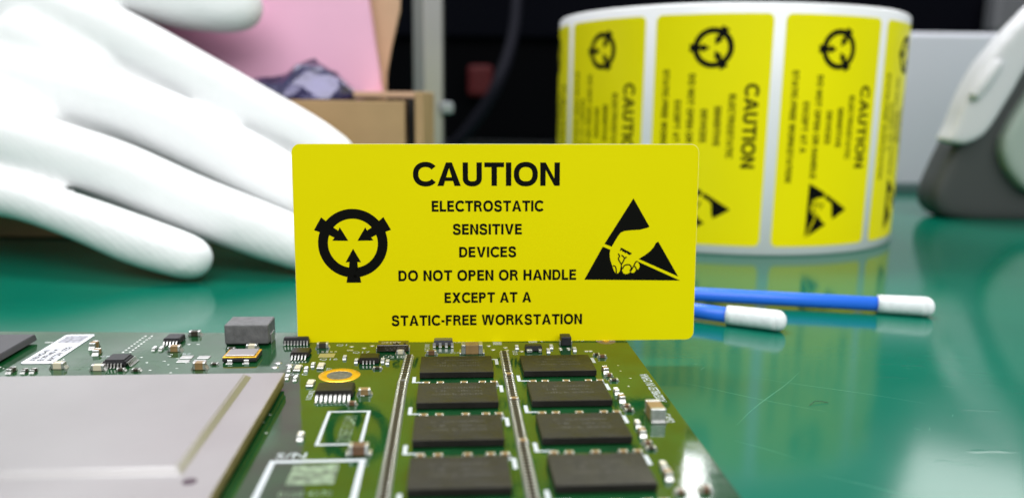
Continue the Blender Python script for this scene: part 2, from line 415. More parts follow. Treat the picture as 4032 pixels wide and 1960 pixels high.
def font_bm(s, size, align='LEFT'):
    """small text from Blender's own built-in face, flat in x/y (millimetres)"""
    cu = bpy.data.curves.new('tmp', 'FONT'); cu.body = s; cu.size = size; cu.align_x = align; cu.resolution_u = 2
    o = bpy.data.objects.new('tmp', cu); scn.collection.objects.link(o)
    bpy.context.view_layer.update()
    me = bpy.data.meshes.new_from_object(o.evaluated_get(bpy.context.evaluated_depsgraph_get()))
    bm = bmesh.new(); bm.from_mesh(me)
    bpy.data.objects.remove(o); bpy.data.curves.remove(cu); bpy.data.meshes.remove(me)
    return bm

# ------------------------------------------------------------------ the setting
b = MB(); b.box(-1200, 1200, -350, 1250, -30, 0, bev=2)
tabletop = structure(b.build('tabletop', m_mat))

# black equipment standing at the back of the bench
eq = thing('equipment_cabinet', 'large black equipment cabinet filling the dark background of the bench', 'cabinet', (0, 940, 0))
b = MB(); b.box(-900, 1000, 0, 240, 6, 330, bev=4); b.build('body', m_black, eq)
b = MB(); b.box(-900, 1000, -14, 0, 122, 330, bev=3); b.build('panel', m_black2, eq)
for k in range(4):
    b = MB(); b.lathe([(0, 0), (14, 0), (14, 6), (0, 6)], 20); b.build('foot', m_black, eq, (-700+k*500, 30 if k % 2 == 0 else 200, 0))
b = MB(); b.box(-52, -24, -26, -0.5, 57, 91, bev=4); b.build('red_button', m_red, eq)
b = MB(); b.box(520, 575, -40, -14.5, 130, 175, bev=6); b.build('latch', mat('grey_latch_plastic', (0.10, 0.10, 0.11), .5), eq)

# cable hanging in front of the cabinet
b = MB(); cp = smooth_path([(4, 900, 330), (2, 850, 220), (1.3, 780, 140), (-3, 740, 103), (-13, 700, 70), (-27, 695, 44), (-50, 700, 16), (-75, 720, 5.2), (-120, 760, 5.2)], 5)
b.tube(cp, [5.2]*len(cp), 14); tag(b.build('cable', m_cable), 'dark grey cable hanging down in front of the black cabinet', 'cable')

# aluminium post
pt = thing('metal_post', 'upright grey metal post with a pale bracket behind the cardboard box', 'post', (-45.5, 431, 0), (0, 0, rad(38)))
b = MB(); b.box(-5.6, 5.6, -5.6, 5.6, 3, 330, bev=.6); b.build('post', m_alu, pt)
b = MB(); b.box(5.75, 6.9, -5.0, 5.2, 3, 330, bev=.3); b.build('shaded_side', m_alud, pt)  # dark strip: shade on the post's right side put into the colour
b = MB(); b.box(3.5, 11, -8.5, 1.5, 45.5, 51.5, bev=1.2); b.build('bracket', mat('pale_bracket_metal', (0.36, 0.39, 0.42), .45, metal=.3), pt)
b = MB(); b.box(-14, 14, -14, 14, 0, 3, bev=.5); b.build('base_plate', m_alud, pt)

# pale panel of the instrument on the right
ip = thing('instrument_case', 'pale lilac grey instrument case standing behind the label roll', 'case', (330, 500, 0))
b = MB(); b.box(-190, 260, 0, 220, 1.5, 96.5, bev=3, seg=3); b.build('case', m_panel, ip)
b = MB(); b.box(-190.6, 260.6, -.8, 220.6, -0.0, 5.5, bev=.8); b.build('base_trim', mat('dark_trim', (0.10, 0.17, 0.17), .5), ip)

# ------------------------------------------------------------------ cardboard box, pink foam sheet, shielding bag
bx = thing('cardboard_box', 'open brown cardboard box standing behind the gloved hand', 'box', (-200, 294, 0))
b = MB(); b.box(-140, 160.5, 0, 3, .4, 52, bev=.5); b.build('wall', m_card, bx)
b = MB(); b.box(164.2, 167.5, -1, 37, .4, 55.5, bev=.5); b.build('wall', m_card, bx)
b = MB(); b.box(160.6, 164.1, 8, 9.5, .4, 53, bev=.2); b.box(150, 160.4, 3.1, 4.6, .4, 51, bev=.2); b.build('gap_shade', mat('gap_shade_black', (0.012, 0.011, 0.010), .8), bx)  # near-black inserts that paint the shade inside the slit by the wall
b = MB(); b.box(140, 164.1, 9.6, 36, 53.1, 55.4, bev=.4); b.build('rim', m_cardlight, bx)
b = MB(); b.box(-140, -137, 3, 37, .4, 52, bev=.5); b.build('wall', m_card, bx)
b = MB(); b.box(-137, 160, 3, 36.8, .4, 3, bev=.3); b.build('bottom', m_card, bx)
b = MB(); b.box(-140, 164, 37.2, 39.4, .4, 52, bev=.4); b.build('wall', m_card, bx)
b = MB()
prof = [(-137, 52.2), (147.5, 52.2), (148, 63), (150, 73), (153.6, 87.5), (154.6, 107), (154.2, 165), (-137, 165)]
t = MB(); t.prism(prof, 0, 2.4)
lidM = Matrix.Translation((0, 41.5, 0)) @ Matrix.Rotation(rad(90), 4, 'X')
bmesh.ops.transform(t.bm, matrix=lidM, verts=t.bm.verts)
t.build('lid', m_cardlight, bx)
t = MB(); t.prism([(-330, 30), (-52.6, 53.0), (-53.6, 62), (-57.5, 92), (-60.2, 122), (-62, 150), (-330, 150)], -3, 3)
bmesh.ops.bevel(t.bm, geom=list(t.bm.edges), offset=1.2, segments=2, affect='EDGES')
bmesh.ops.transform(t.bm, matrix=Matrix.Rotation(rad(90), 4, 'X'), verts=t.bm.verts)
o = t.build('pink_foam_sheet', m_pink, None, (0, 327, 0)); tag(o, 'pink antistatic foam sheet standing up in the open cardboard box', 'foam sheet')

def lump(name, pts, amp, seedv, m):
    bm = bmesh.new()
    for (c, r_) in pts:
        t = bmesh.new(); bmesh.ops.create_icosphere(t, subdivisions=3, radius=1)
        for v in t.verts: v.co = Vector((v.co.x*r_[0], v.co.y*r_[1], v.co.z*r_[2]))+Vector(c)
        mp = {v: bm.verts.new(v.co) for v in t.verts}
        for f in t.faces: bm.faces.new([mp[v] for v in f.verts])
        t.free()
    for v in bm.verts: v.co *= MM
    me = bpy.data.meshes.new(name); bm.to_mesh(me); bm.free(); me.materials.append(m)
    o = obj(name, me)
    rm = o.modifiers.new('r', 'REMESH'); rm.mode = 'VOXEL'; rm.voxel_size = 0.0042
    tx = bpy.data.textures.new('crumple', 'VORONOI'); tx.noise_scale = 0.016; tx.distance_metric = 'DISTANCE'
    dm = o.modifiers.new('d', 'DISPLACE'); dm.texture = tx; dm.strength = amp*MM; dm.texture_coords = 'LOCAL'; dm.mid_level = .4
    return o
def bake(o, smooth=True):
    """apply the modifiers without operators"""
    bpy.context.view_layer.update()
    me = bpy.data.meshes.new_from_object(o.evaluated_get(bpy.context.evaluated_depsgraph_get()))
    old = o.data; o.modifiers.clear(); o.data = me; bpy.data.meshes.remove(old)
    me.polygons.foreach_set('use_smooth', [smooth]*len(me.polygons)); me.update()
    return o
o = bake(lump('shielding_bag', [((-75, 311, 52), (13, 9, 15.5)), ((-88, 311, 50), (15, 9, 12)), ((-104, 311, 47), (16, 9, 9)), ((-78, 311, 20), (16, 8, 18))], 7.0, 1, m_bag), False)
tag(o, 'crumpled shiny violet antistatic bag poking out of the cardboard box', 'bag')

# ------------------------------------------------------------------ gloved hand
def finger(mbx, pts, ddep=0, dz=0):
    # depth shift slides a point along its line towards the viewer's side, sizes follow
    P = []; R_ = []
    for x, y, z, r_ in pts:
        P.append((x, y+ddep, z+dz)); R_.append(r_)
    sp = smooth_path(P, 4); rs = [v[0] for v in smooth_path([(q, 0) for q in R_], 4)]
    mbx.tube(sp, rs, 20)
PINKY = [(-201.6, 261.0, 24.4, 8.1), (-174.2, 253.0, 23.7, 7.9), (-150.7, 245.0, 21.1, 6.9), (-130.2, 238.0, 16.5, 7.0), (-111.0, 232.0, 11.1, 7.5), (-96.7, 228.0, 7.7, 7.0), (-92.9, 227.0, 6.8, 6.5)]
RING = [(-195.8, 267.0, 44.3, 11.8), (-166.3, 261.0, 39.1, 10.8), (-144.6, 256.0, 34.5, 9.9), (-123.6, 251.0, 29.2, 9.5), (-99.7, 246.0, 20.4, 9.1), (-81.4, 242.0, 14.4, 8.8), (-66.1, 239.0, 9.6, 8.2), (-59.9, 238.0, 7.4, 7.4)]
MIDDLE = [(-211.9, 293.0, 67.3, 13.5), (-180.0, 286.0, 59.2, 12.2), (-149.0, 279.0, 52.7, 10.9), (-126.6, 274.0, 47.0, 10.8), (-105.0, 269.0, 38.6, 11.1), (-85.3, 264.0, 29.5, 10.5), (-66.2, 260.0, 20.4, 9.6), (-53.0, 258.0, 14.3, 8.3)]
INDEX = [(-205.7, 308.0, 86.9, 13.3), (-172.5, 301.0, 83.7, 11.5), (-141.0, 294.0, 73.8, 9.4), (-110.4, 286.0, 59.6, 8.6), (-89.8, 281.0, 49.6, 8.0), (-69.6, 276.0, 40.3, 6.8), (-59.8, 274.0, 34.4, 6.2)]
THUMB = [(-215, 312, 112, 15), (-188.6, 308.0, 109.5, 13.8), (-155.9, 313.0, 96.7, 11.9), (-124.6, 308.0, 87.9, 10.6), (-107.1, 304.0, 85.5, 9.9), (-100.9, 303.0, 85.1, 9.0)]
hb = MB()
for F in (PINKY, RING, MIDDLE, INDEX, THUMB): finger(hb, F)
hb.tube([(-214.1, 294.0, 67.5), (-243.6, 300.0, 66.5), (-290.2, 310.0, 77.5), (-352.7, 330.0, 99.8), (-419.3, 350.0, 124.1), (-470, 368, 143)], [24.4, 33.5, 32.8, 31.4, 31.3, 33], 24)
hb.tube([(-176, 295, 70.6), (-185, 281, 49), (-196, 266, 34), (-214, 262, 26)], [11.1, 10.6, 9.5, 9], 18)
hb.tube([(-200, 303, 86), (-215, 300, 70), (-222, 285, 52), (-226, 272, 36)], [15, 17, 17, 15], 18)
hb.tube([(-212, 311, 108), (-240, 309, 92), (-262, 308, 80)], [20, 27, 30], 18)
hb.tube([(-222, 306, 98), (-250, 306, 108), (-285, 312, 112)], [17, 26, 30], 18)
hb.tube([(-172, 293, 70), (-158, 288, 64.5), (-148, 285.5, 61)], [13, 10.5, 8], 16)
hb.tube([(-182, 277, 49), (-166, 271, 44.5), (-160, 269, 42.5)], [12, 10, 8.5], 16)
for F in ([(-148, 292.5, 63.8), (-118, 287, 51.2), (-92, 281, 39.8), (-66, 275, 29.8)], [(-166, 277, 45.5), (-128, 272.5, 37.5), (-100, 266.5, 29), (-70, 259.5, 16)], [(-184, 270, 30.5), (-150, 260.5, 26), (-120, 252, 17.5), (-97, 245, 11.5)]):
    hb.tube(smooth_path(F, 4), [3.8]*13, 14)
hb.tube([(-200, 309, 100), (-172, 307, 94), (-151, 305, 86)], [15, 11, 8], 16)
g = hb.build('gloved_hand', m_glove)
rm = g.modifiers.new('r', 'REMESH'); rm.mode = 'VOXEL'; rm.voxel_size = 0.0011
sm = g.modifiers.new('s', 'SMOOTH'); sm.factor = .5; sm.iterations = 26
bake(g)
tag(g, 'hand in a white knit glove with its fingers resting on the green mat', 'gloved hand')
cf = MB(); cf.tube([(-440, 357.5, 131.6), (-452, 361.8, 136), (-462, 365.3, 139.8)], [34.5, 35.5, 34.5], 28, round_ends=False)
cf.build('cuff_hem', m_glove, g)

# ------------------------------------------------------------------ roll of caution labels
RX, RY, RR, RH = 88.47, 346.02, 69.5, 86.0
rl = thing('label_roll', 'big upright roll of yellow caution labels on white backing paper', 'label roll', (RX, RY, 0))
b = MB(); b.lathe([(39.5, 0.3), (68.9, 0.0), (RR, .7), (RR, RH-.7), (68.9, RH), (39.5, RH-.3)], 180, closed=True); b.build('backing_paper', m_liner, rl)
b = MB(); b.lathe([(36, .5), (39.4, .5), (39.4, RH-.6), (36, RH-.6)], 96, closed=True); b.build('core', m_core, rl)
SKX = 79.0/LW
def wrap(bm, th0, lift):
    """label plane -> cylinder: label x runs down the roll, label y runs round it"""
    for k in range(-22, 23):
        g_ = list(bm.verts)+list(bm.edges)+list(bm.faces)
        bmesh.ops.bisect_plane(bm, geom=g_, dist=1e-5, plane_co=(0, LH/2+k*2.0+.013, 0), plane_no=(0, 1, 0))
    for v in bm.verts:
        th = rad(th0)+(v.co.y-LH/2)/RR
        r_ = RR+lift+v.co.z
        z_ = 42.9-v.co.x*SKX
        v.co = Vector((r_*math.sin(th), -r_*math.cos(th), z_))
    return bm
def st_bm():
    bm = bmesh.new()
    pts = round_rect(-LW/2, 0, LW/2, LH, 2.2)
    bm.faces.new([bm.verts.new((x, y, 0)) for x, y in pts]); return bm
proto = None
for i in range(10):
    th0 = -17.85+36*(i-4)
    if not (-130 < th0 < 130): continue
    s = raw_build(wrap(st_bm(), th0, .06), 'caution_sticker', m_yellow_roll, rl)
    for p in s.data.polygons: p.use_smooth = True
    for nm, pl in (('heading_print', heading_polys()), ('body_print', body_polys()), ('ring_symbol', ring_polys()), ('hand_triangle_symbol', triangle_polys())):
        raw_build(wrap(polys_bm(pl, .001), th0, .14), nm, m_ink, s)

# ------------------------------------------------------------------ caution label standing on the board
LQ = (0.0534, -0.0565, -0.0085)
Rl = (Matrix.Rotation(LQ[0], 3, 'Z') @ Matrix.Rotation(LQ[1], 3, 'X') @ Matrix.Rotation(LQ[2], 3, 'Y'))
lb = thing('caution_label', 'sharp yellow caution label standing upright on the circuit board', 'label', (-2.5927, 156.4438, 4.64), Rl.to_euler())
b = MB(); b.prism(round_rect(-LW/2, 0, LW/2, LH, 1.6, 8), -.02, .11)
bmesh.ops.transform(b.bm, matrix=Matrix.Rotation(rad(90), 4, 'X'), verts=b.bm.verts)
card = b.build('card', m_yellow, lb)
b = MB(); b.prism(round_rect(-LW/2-.06, -.02, LW/2+.06, LH+.06, 1.66, 8), -.13, -.021)
bmesh.ops.transform(b.bm, matrix=Matrix.Rotation(rad(90), 4, 'X'), verts=b.bm.verts)
b.build('backing', m_liner, lb)
for nm, pl in (('heading_print', heading_polys()), ('body_print', body_polys()), ('ring_symbol', ring_polys()), ('hand_triangle_symbol', triangle_polys())):
    raw_build(polys_bm(pl), nm, m_ink, lb, (0, -.125, 0), (rad(90), 0, 0))

# ------------------------------------------------------------------ swabs
def swab(name, label, a, bq, tip, L0, rs=1.85, rt=2.35):
    a = Vector(a); d = (Vector(bq)-a).normalized(); end = Vector(tip)
    o = thing(name, label, 'swab', (0, 0, 0), group='blue cotton swabs on the mat')
    q = MB(); q.tube([a-d*L0, a, Vector(bq)+d*3], [rs]*3, 20, round_ends=False); q.build('stick', m_blue, o)
    q = MB(); bb = Vector(bq); n = 9; P = []; R_ = []
    for k in range(n):
        u = k/(n-1); P.append(bb+(end-bb)*u); R_.append(rt*(1.0+.07*u))
    t2 = [bb+d*-.01]+P; q.tube([p+Vector((0, 0, .05*i/8)) for i, p in enumerate(P)], R_, 24, round_ends=False)
    d1 = (P[-1]-P[-2]).normalized()
    M = Matrix.Translation(P[-1]) @ d1.to_track_quat('Z', 'Y').to_matrix().to_4x4()
    rr_ = R_[-1]; q.lathe([(rr_*math.cos(rad(k*10)), rr_*.85*math.sin(rad(k*10))) for k in range(0, 9)]+[(0, rr_*.85)], 24, M=M)
    q.build('tip', m_cotton, o)
    return o
swab('cotton_swab', 'longer blue swab with white tip reaching further right across the mat', (49, 208.5, 2.4), (94.4, 200.6, 2.4), (105.4, 197.7, 2.5), 44)
swab('cotton_swab', 'shorter blue swab with white tip just right of the upright label', (45.2, 191.6, 2.4), (52.2, 187.7, 2.4), (62.8, 182.6, 2.5), 34)

# ------------------------------------------------------------------ grey and white hand tool standing on the right
dv = thing('hand_tool', 'white and dark grey plastic tool standing at the right edge', 'tool', (0, 0, 0))
def profile_body(name, chain, m, parent, vox=.0014, it=8, squash=1.0):
    q = MB()
    q.tube(smooth_path([c[:3] for c in chain], 4), [v[0] for v in smooth_path([(c[3], 0) for c in chain], 4)], 28)
    o = q.build(name, m, parent)
    r_ = o.modifiers.new('r', 'REMESH'); r_.mode = 'VOXEL'; r_.voxel_size = vox
    s_ = o.modifiers.new('s', 'SMOOTH'); s_.iterations = it
    return bake(o)
def moulded(name, outline, d, y0, y1, m, it=30):
    """a rounded moulding: side outline (x,z) given its real thickness, edges softened"""
    k = d/395; q = MB(); q.prism([(x*k, H+(z-H)*k) for x, z in outline], -y1, -y0)
    bmesh.ops.transform(q.bm, matrix=Matrix.Rotation(rad(90), 4, 'X'), verts=q.bm.verts)
    o = q.build(name, m, dv)
    r_ = o.modifiers.new('r', 'REMESH'); r_.mode = 'VOXEL'; r_.voxel_size = .0012
    s_ = o.modifiers.new('s', 'SMOOTH'); s_.iterations = it
    return bake(o)
body_line = smooth_path([(206.5, 37), (202, 25), (198, 11), (202, 2.2), (212, -.8), (228, -1.5), (248, -1.2), (264, 4), (278, 30), (292, 80), (316, 150)], 4)+smooth_path([(296, 176), (272, 143), (246, 105), (230, 80), (215, 53)], 4)
moulded('body', body_line, 396, 376, 396, m_dgrey, 70)
shell_line = smooth_path([(204.6, 36), (208.2, 44), (211.8, 57), (217.8, 71), (226.2, 83), (240, 99), (262, 122), (286, 150)], 4)+smooth_path([(293, 141), (266, 107), (243.5, 80), (231.8, 57), (222.5, 40), (213, 34.5)], 4)
moulded('white_shell', shell_line, 381, 367, 381, m_white, 22)
q = MB(); q.tube([(207.2, 366.5, 58), (211, 366.3, 64.5), (215.2, 366.5, 71)], [2.6, 3.2, 2.6], 14); q.build('trigger', m_white, dv)
moulded('pale_insert', smooth_path([(262, 84), (248, 62), (238.5, 44), (236.4, 32), (243.5, 19), (256, 11), (276, 20), (290, 60)], 4), 376, 370, 392, m_pale, 26)

# ------------------------------------------------------------------ circuit board (local millimetres: z 0 = board surface)
pcb = thing('circuit_board', 'green circuit board crowded with chips lying on the green mat', 'circuit board', (-16.59975, 142.60612, 4.6), (0, 0, 0.078466))
pcb_poly = [(-100, -95), (41.4, -95), (41.4, 18.6), (-20, 20.4), (-42, 20.9), (-63, 22.1), (-100, 24.2)]
b = MB(); b.prism(pcb_poly, -1.9, 0)
for f in b.bm.faces:
    f.normal_update()
    f.material_index = 1 if abs(f.normal.z) < .5 else 0
b.build('board', [m_mask, m_edge], pcb)
q = MB(); q.lathe([(0, -4.6), (2.2, -4.6), (2.2, -1.9), (0, -1.9)], 20); sme = q.mesh('standoff', m_black)
for x, y in ((-90, -85), (36, -85), (36, 14), (-90, 18)): obj('standoff', sme, pcb, (x, y, 0))

def comp_mesh(kind, l, wd, h, body, term=.24, tm=None, split=False):
    """two-terminal chip component, long axis x"""
    q = MB(); e = l*term
    q.box(-l/2+e*.55, l/2-e*.55, -wd/2*.97, wd/2*.97, .03, h*.965, 0, bev=min(wd, h)*.05)
    for s in (-1, 1):
        q.box(min(s*l/2, s*(l/2-e)), max(s*l/2, s*(l/2-e)), -wd/2, wd/2, .02, h, 1, bev=min(wd, h)*.12)
        # solder fillet
        x0, x1 = s*l/2*1.0, s*(l/2+.32*h**.5)
        P = [(x0, -wd/2*.92, h*.5), (x0, wd/2*.92, h*.5), (x1, wd/2*.98, .012), (x1, -wd/2*.98, .012)]
        q.face(P if s > 0 else P[::-1], 1)
        for sy in (-1, 1):
            q.face([(x0, sy*wd/2*.92, h*.5), (x0, sy*wd/2*.95, .012), (x1, sy*wd/2*.98, .012)], 1)
    return q.mesh(kind, [body, tm or m_tin])
_cache = {}
def two(kind, x, y, l, wd, h, body, vert=False, jit=True):
    k = (kind, l, wd, h, body.name)
    if k not in _cache: _cache[k] = comp_mesh(kind, l, wd, h, body)
    a = (math.pi/2 if vert else 0)+(random.uniform(-.03, .03) if jit else 0)
    return obj(kind, _cache[k], pcb, (x, y, 0), (0, 0, a))

def ic(name, x0, x1, y0, y1, z0, z1, m, legs=None, parent=None, bev=.12):
    """moulded package with its top set in a little; legs = list of (side, count, first, last, reach)"""
    q = MB(); t = bmesh.new(); bmesh.ops.create_cube(t, size=1)
    cx, cy = (x0+x1)/2, (y0+y1)/2; dx = min(.22, (z1-z0)*.16)
    for v in t.verts:
        top = v.co.z > 0; k = dx if top else 0
        v.co = Vector((math.copysign((x1-x0)/2-k, v.co.x), math.copysign((y1-y0)/2-k, v.co.y), z1 if top else z0))
    bmesh.ops.bevel(t, geom=list(t.edges), offset=bev, segments=2, affect='EDGES')
    q.merge(t, 0)
    o = q.build(name, m, pcb, (cx, cy, 0))
    hz = z0+(z1-z0)*.45
    if legs:
        for side, n, a, bb, reach, lw in legs:
            t = MB()
            # gull wing: shoulder, slope, foot, with real thickness
            prof = [(0, hz), (reach*.30, hz), (reach*.55, .10), (reach, .08)]
            up = [(u, v+.11) for u, v in prof]
            for s in range(3):
                A, B_, C_, D = prof[s], prof[s+1], up[s+1], up[s]
                for w0, w1 in ((-lw/2, lw/2),):
                    p = [(w0, -A[0], A[1]), (w1, -A[0], A[1]), (w1, -B_[0], B_[1]), (w0, -B_[0], B_[1])]
                    r_ = [(w0, -D[0], D[1]), (w1, -D[0], D[1]), (w1, -C_[0], C_[1]), (w0, -C_[0], C_[1])]
                    t.face(p); t.face(r_[::-1])
                    t.face([p[0], p[3], r_[3], r_[0]]); t.face([p[1], p[2], r_[2], r_[1]])
            e0, e1 = prof[-1], up[-1]
            t.face([(-lw/2, -e0[0], e0[1]), (lw/2, -e0[0], e0[1]), (lw/2, -e1[0], e1[1]), (-lw/2, -e1[0], e1[1])])
            me = t.mesh('leg', m_tin)
            for k in range(n):
                u = a+(bb-a)*k/max(1, n-1)
                if side == 'f': L_, rz = (u-cx, y0-cy, 0), 0
                elif side == 'b': L_, rz = (u-cx, y1-cy, 0), math.pi
                elif side == 'r': L_, rz = (x1-cx, u-cy, 0), math.pi/2
                else: L_, rz = (x0-cx, u-cy, 0), -math.pi/2
                obj('leg', me, o, L_, (0, 0, rz))
    return o

# --- processor with its metal lid
pr = MB(); pr.box(-70.8, -22.6, -57.3, -12.5, .45, 1.30, 0, bev=.1); sub = pr.build('processor', m_bronze, pcb)
q = MB()
q.box(-71, -22.4, -57.5, -12.3, 1.31, 2.72, 0, bev=.18, seg=3)
for f in q.bm.faces:
    f.normal_update()
    if abs(f.normal.z) < .3: f.material_index = 1
q.build('lid', [m_nickel, mat('bronze_reflection_tint', (0.34, 0.25, 0.11), .4, metal=.35, noise=(300, .25))], sub)  # bronze tint paints reflected surroundings onto the sides of the nickel lid
q = MB()
X0, X1, Y0, Y1 = -64.0, -27.4, -49.8, -14.4; c_ = .8; zt = 3.55
lo = [(X0, Y0), (X1, Y0), (X1, Y1), (X0, Y1)]; hi = [(X0+c_, Y0+c_), (X1-c_, Y0+c_), (X1-c_, Y1-c_), (X0+c_, Y1-c_)]
q.face([(x, y, zt) for x, y in hi])
for i in range(4):
    j = (i+1) % 4
    q.face([(*lo[i], 2.725), (*lo[j], 2.725), (*hi[j], zt), (*hi[i], zt)])
bmesh.ops.remove_doubles(q.bm, verts=q.bm.verts, dist=1e-4)
bmesh.ops.bevel(q.bm, geom=[e for e in q.bm.edges if len(e.link_faces) == 2], offset=.18, segments=3, affect='EDGES')
o = q.build('raised_centre', m_nickel, sub)
q = MB(); q.lathe([(0, 2.74), (.85, 2.74), (.85, 2.70)], 24); q.build('corner_mark', m_dot, sub, (-25.9, -51.4, 0))

# --- memory chips: one built, seven copied with their print
def mem_chip():
    q = MB(); q.box(0, 13, -8.98, 0, .16, 1.2, 0, bev=.05, seg=1)
    o = q.build('memory_chip', m_chip, pcb)
    t = MB()
    for row in range(3):
        for k in range(18):
            if random.random() < .25: continue
            x = 2.5+k*.46; y = -2.6-row*1.5
            t.face([(x, y, 1.204), (x+random.uniform(.12, .3), y, 1.204), (x+random.uniform(.12, .3), y+random.uniform(.2, .6), 1.204), (x, y+random.uniform(.2, .6), 1.204)])
    t.build('laser_print', m_chiptop, o)
    t = MB()
    for ix in range(14):
        for iy in range(9): t.box(.7+ix*.87, 1.05+ix*.87, -8.2+iy*.93, -7.85+iy*.93, .0, .155)
    gb = t.build('ball_grid', m_tin, o); gb['kind'] = 'stuff'
    return o
mc = mem_chip()
first = True
silk = []   # silkscreen polygons in board x/y
caps_between = [(1.27, 3.66, 7.7, 10.86, 12.86), (1.26, 3.4, 7.08, 10.96, 13.0)]
for col in range(2):
    for row in range(5):
        ox, oy = 18.343*col, -14.262*row
        if first: c0 = mc; first = False
        else:
            c0 = mc.copy(); scn.collection.objects.link(c0); c0.parent = pcb
            for k in mc.children:
                kk = k.copy(); scn.collection.objects.link(kk); kk.parent = c0
        c0.location = Vector((ox, oy, 0))*MM
        silk.append([(ox-1.25, oy-10.84), (ox+1.7, oy-10.84), (ox+1.7, oy-10.42), (ox-.65, oy-10.42), (ox-.65, oy-7.75), (ox-1.25, oy-7.75)])
        if col == 0: silk.append([(ox+13.2, oy+1.64), (ox+13.2, oy+1.25), (ox+13.72, oy+1.1), (ox+13.72, oy-1.6), (ox+14.32, oy-1.6), (ox+14.32, oy+1.64)])
        else: silk.append(rect(ox+13.7, oy-1.35, ox+14.3, oy+1.65))
        if row < 4:
            for cx in caps_between[col]: two('capacitor', ox+cx, oy-12.15, 1.3, .7, .62, m_tan)

# --- two ladders of tiny resistors
res = []
y = 3.6
while y > -9.7: res.append((-2.42-.028*(3.6-y), y)); y -= .94
y = -11.2
while y > -54: res.append((-2.86, y)); y -= .94
y = 5.3
while y > -54: res.append((15.75-.004*(5.3-y), y)); y -= .94
res.sort(key=lambda p: p[1])
for x, yy in res[:100]: two('resistor', x, yy, 1.42, .5, .42, m_resist)
rest = MB(); src = comp_mesh('tmp', 1.42, .5, .42, m_resist)
tb = bmesh.new(); tb.from_mesh(src)
for v in tb.verts: v.co /= MM
for x, yy in res[100:]: rest.merge(tb.copy(), None, Matrix.Translation((x, yy, 0)))
o = rest.build('resistor_row', [m_resist, m_tin], pcb); o['kind'] = 'stuff'
two('resistor', -2.83, -10.35, 1.5, .62, .45, m_indu)
for yy in (-8.0, -9.0): pass
for x, yy in ((15.75, -8.1), (15.72, -19.9), (15.70, -36.4)): two('capacitor', x, yy, 1.45, .80, .62, m_tan)

# --- integrated circuits
ic('integrated_circuit', -27.7, -22.6, 11.75, 13.35, .25, 1.45, m_chipblk, [('f', 8, -27.2, -22.9, .55, .26)])
ic('integrated_circuit', -24.75, -21.2, 3.55, 7.0, .2, 1.05, m_chip, [('f', 5, -24.2, -21.75, 1.9, .27), ('b', 5, -24.2, -21.75, 1.2, .27)])
ic('integrated_circuit', -16.75, -10.5, -17.9, -13.4, .2, 1.35, m_chip, [('f', 8, -16.2, -11.05, 2.1, .40), ('b', 8, -16.2, -11.05, 1.0, .36)])
ic('integrated_circuit', -11.55, -7.75, -.55, 2.8, .15, 1.15, m_chip, [('f', 4, -10.65, -8.7, .45, .25)])
ic('integrated_circuit', 2.0, 5.95, 9.3, 11.6, .35, 1.35, mat('grey_mould', (0.06, 0.06, 0.07), .12, spec=.9), [('f', 4, 2.2, 5.75, .55, .5)])
ic('integrated_circuit', -51.2, -47.85, 13.0, 16.7, .2, 1.2, m_chipblk, [('f', 5, -50.75, -48.35, 1.5, .26), ('b', 5, -50.75, -48.35, 1.0, .26)])
ic('integrated_circuit', -57.1, -52.9, -.85, 3.6, .25, 1.4, m_chipblk, [('f', 6, -56.5, -53.6, .7, .26), ('r', 7, -.3, 3.1, .9, .26), ('l', 7, -.3, 3.1, .7, .26)], bev=.3)
ic('integrated_circuit', -95, -76.1, -3, 15.6, .45, 1.7, mat('violet_grey_mould', (0.06, 0.056, 0.064), .45, noise=(300, .1)))
tr = ic('transistor', 19.9, 23.35, 5.6, 7.6, .15, 1.15, m_chipblk)
for x0, x1 in ((20.15, 21.25), (22.45, 23.05)):
    t = MB(); t.box(x0-21.62, x1-21.62, -1.85, -1.0, .1, .72, bev=.12); t.build('leg', m_tin, tr)
sw = MB(); sw.box(27.45, 29.5, 8.95, 11.55, .1, 1.95, bev=.18); so = sw.build('diode', m_chipblk, pcb)
for s in (27.2, 29.5):
    t = MB(); t.box(s, s+.25, 9.6, 10.9, .05, .9, bev=.05); t.build('terminal', m_tin, so)
tn = MB(); tn.box(-8.75, -2.75, 6.3, 9.2, .2, 1.55, bev=.15); to = tn.build('tantalum_capacitor', mat('glossy_brown_mould', (0.035, 0.024, 0.015), .10, spec=1), pcb)
for s in (-9.0, -2.74):
    t = MB(); t.box(s, s+.24, 6.9, 8.7, .03, .8, bev=.05); t.build('terminal', m_tin, to)
t = font_bm('A834C', 1.35); bmesh.ops.rotate(t, cent=(0, 0, 0), matrix=Matrix.Rotation(math.pi, 3, 'Z'), verts=t.verts)
raw_build(t, 'marking_print', m_beige, to, (-4.2, 8.3, 1.556))

# --- inductor, oscillator
q = MB(); q.box(-38.8, -30.3, 11.4, 17.8, .35, 4.35, bev=.35, seg=3); io = q.build('inductor', m_indu, pcb)
for p in io.data.polygons: p.use_smooth = False
for s in (-39.0, -30.29):
    t = MB(); t.box(s, s+.2, 13, 16, .05, 2.0, bev=.05); t.build('terminal', m_tin, io)
q = MB(); q.box(-36.55, -30.35, 1.3, 6.2, .12, .85, bev=.15); oo = q.build('oscillator', m_chipblk, pcb)
t = MB(); t.box(-36.5, -30.4, 1.35, 6.15, .86, 1.05, bev=.06); t.build('gold_rim', m_gold, oo)
t = MB(); t.box(-36.1, -30.8, 1.75, 5.75, 1.055, 1.3, bev=.1); t.build('lid', m_nickel, oo)
for x in (-35.6, -32.6):
    t = MB(); t.box(x, x+.95, .95, 1.31, .02, .6, bev=.12); t.box(x-.15, x+1.1, .35, .96, .015, .12, bev=.04); t.build('terminal', m_tin, oo)

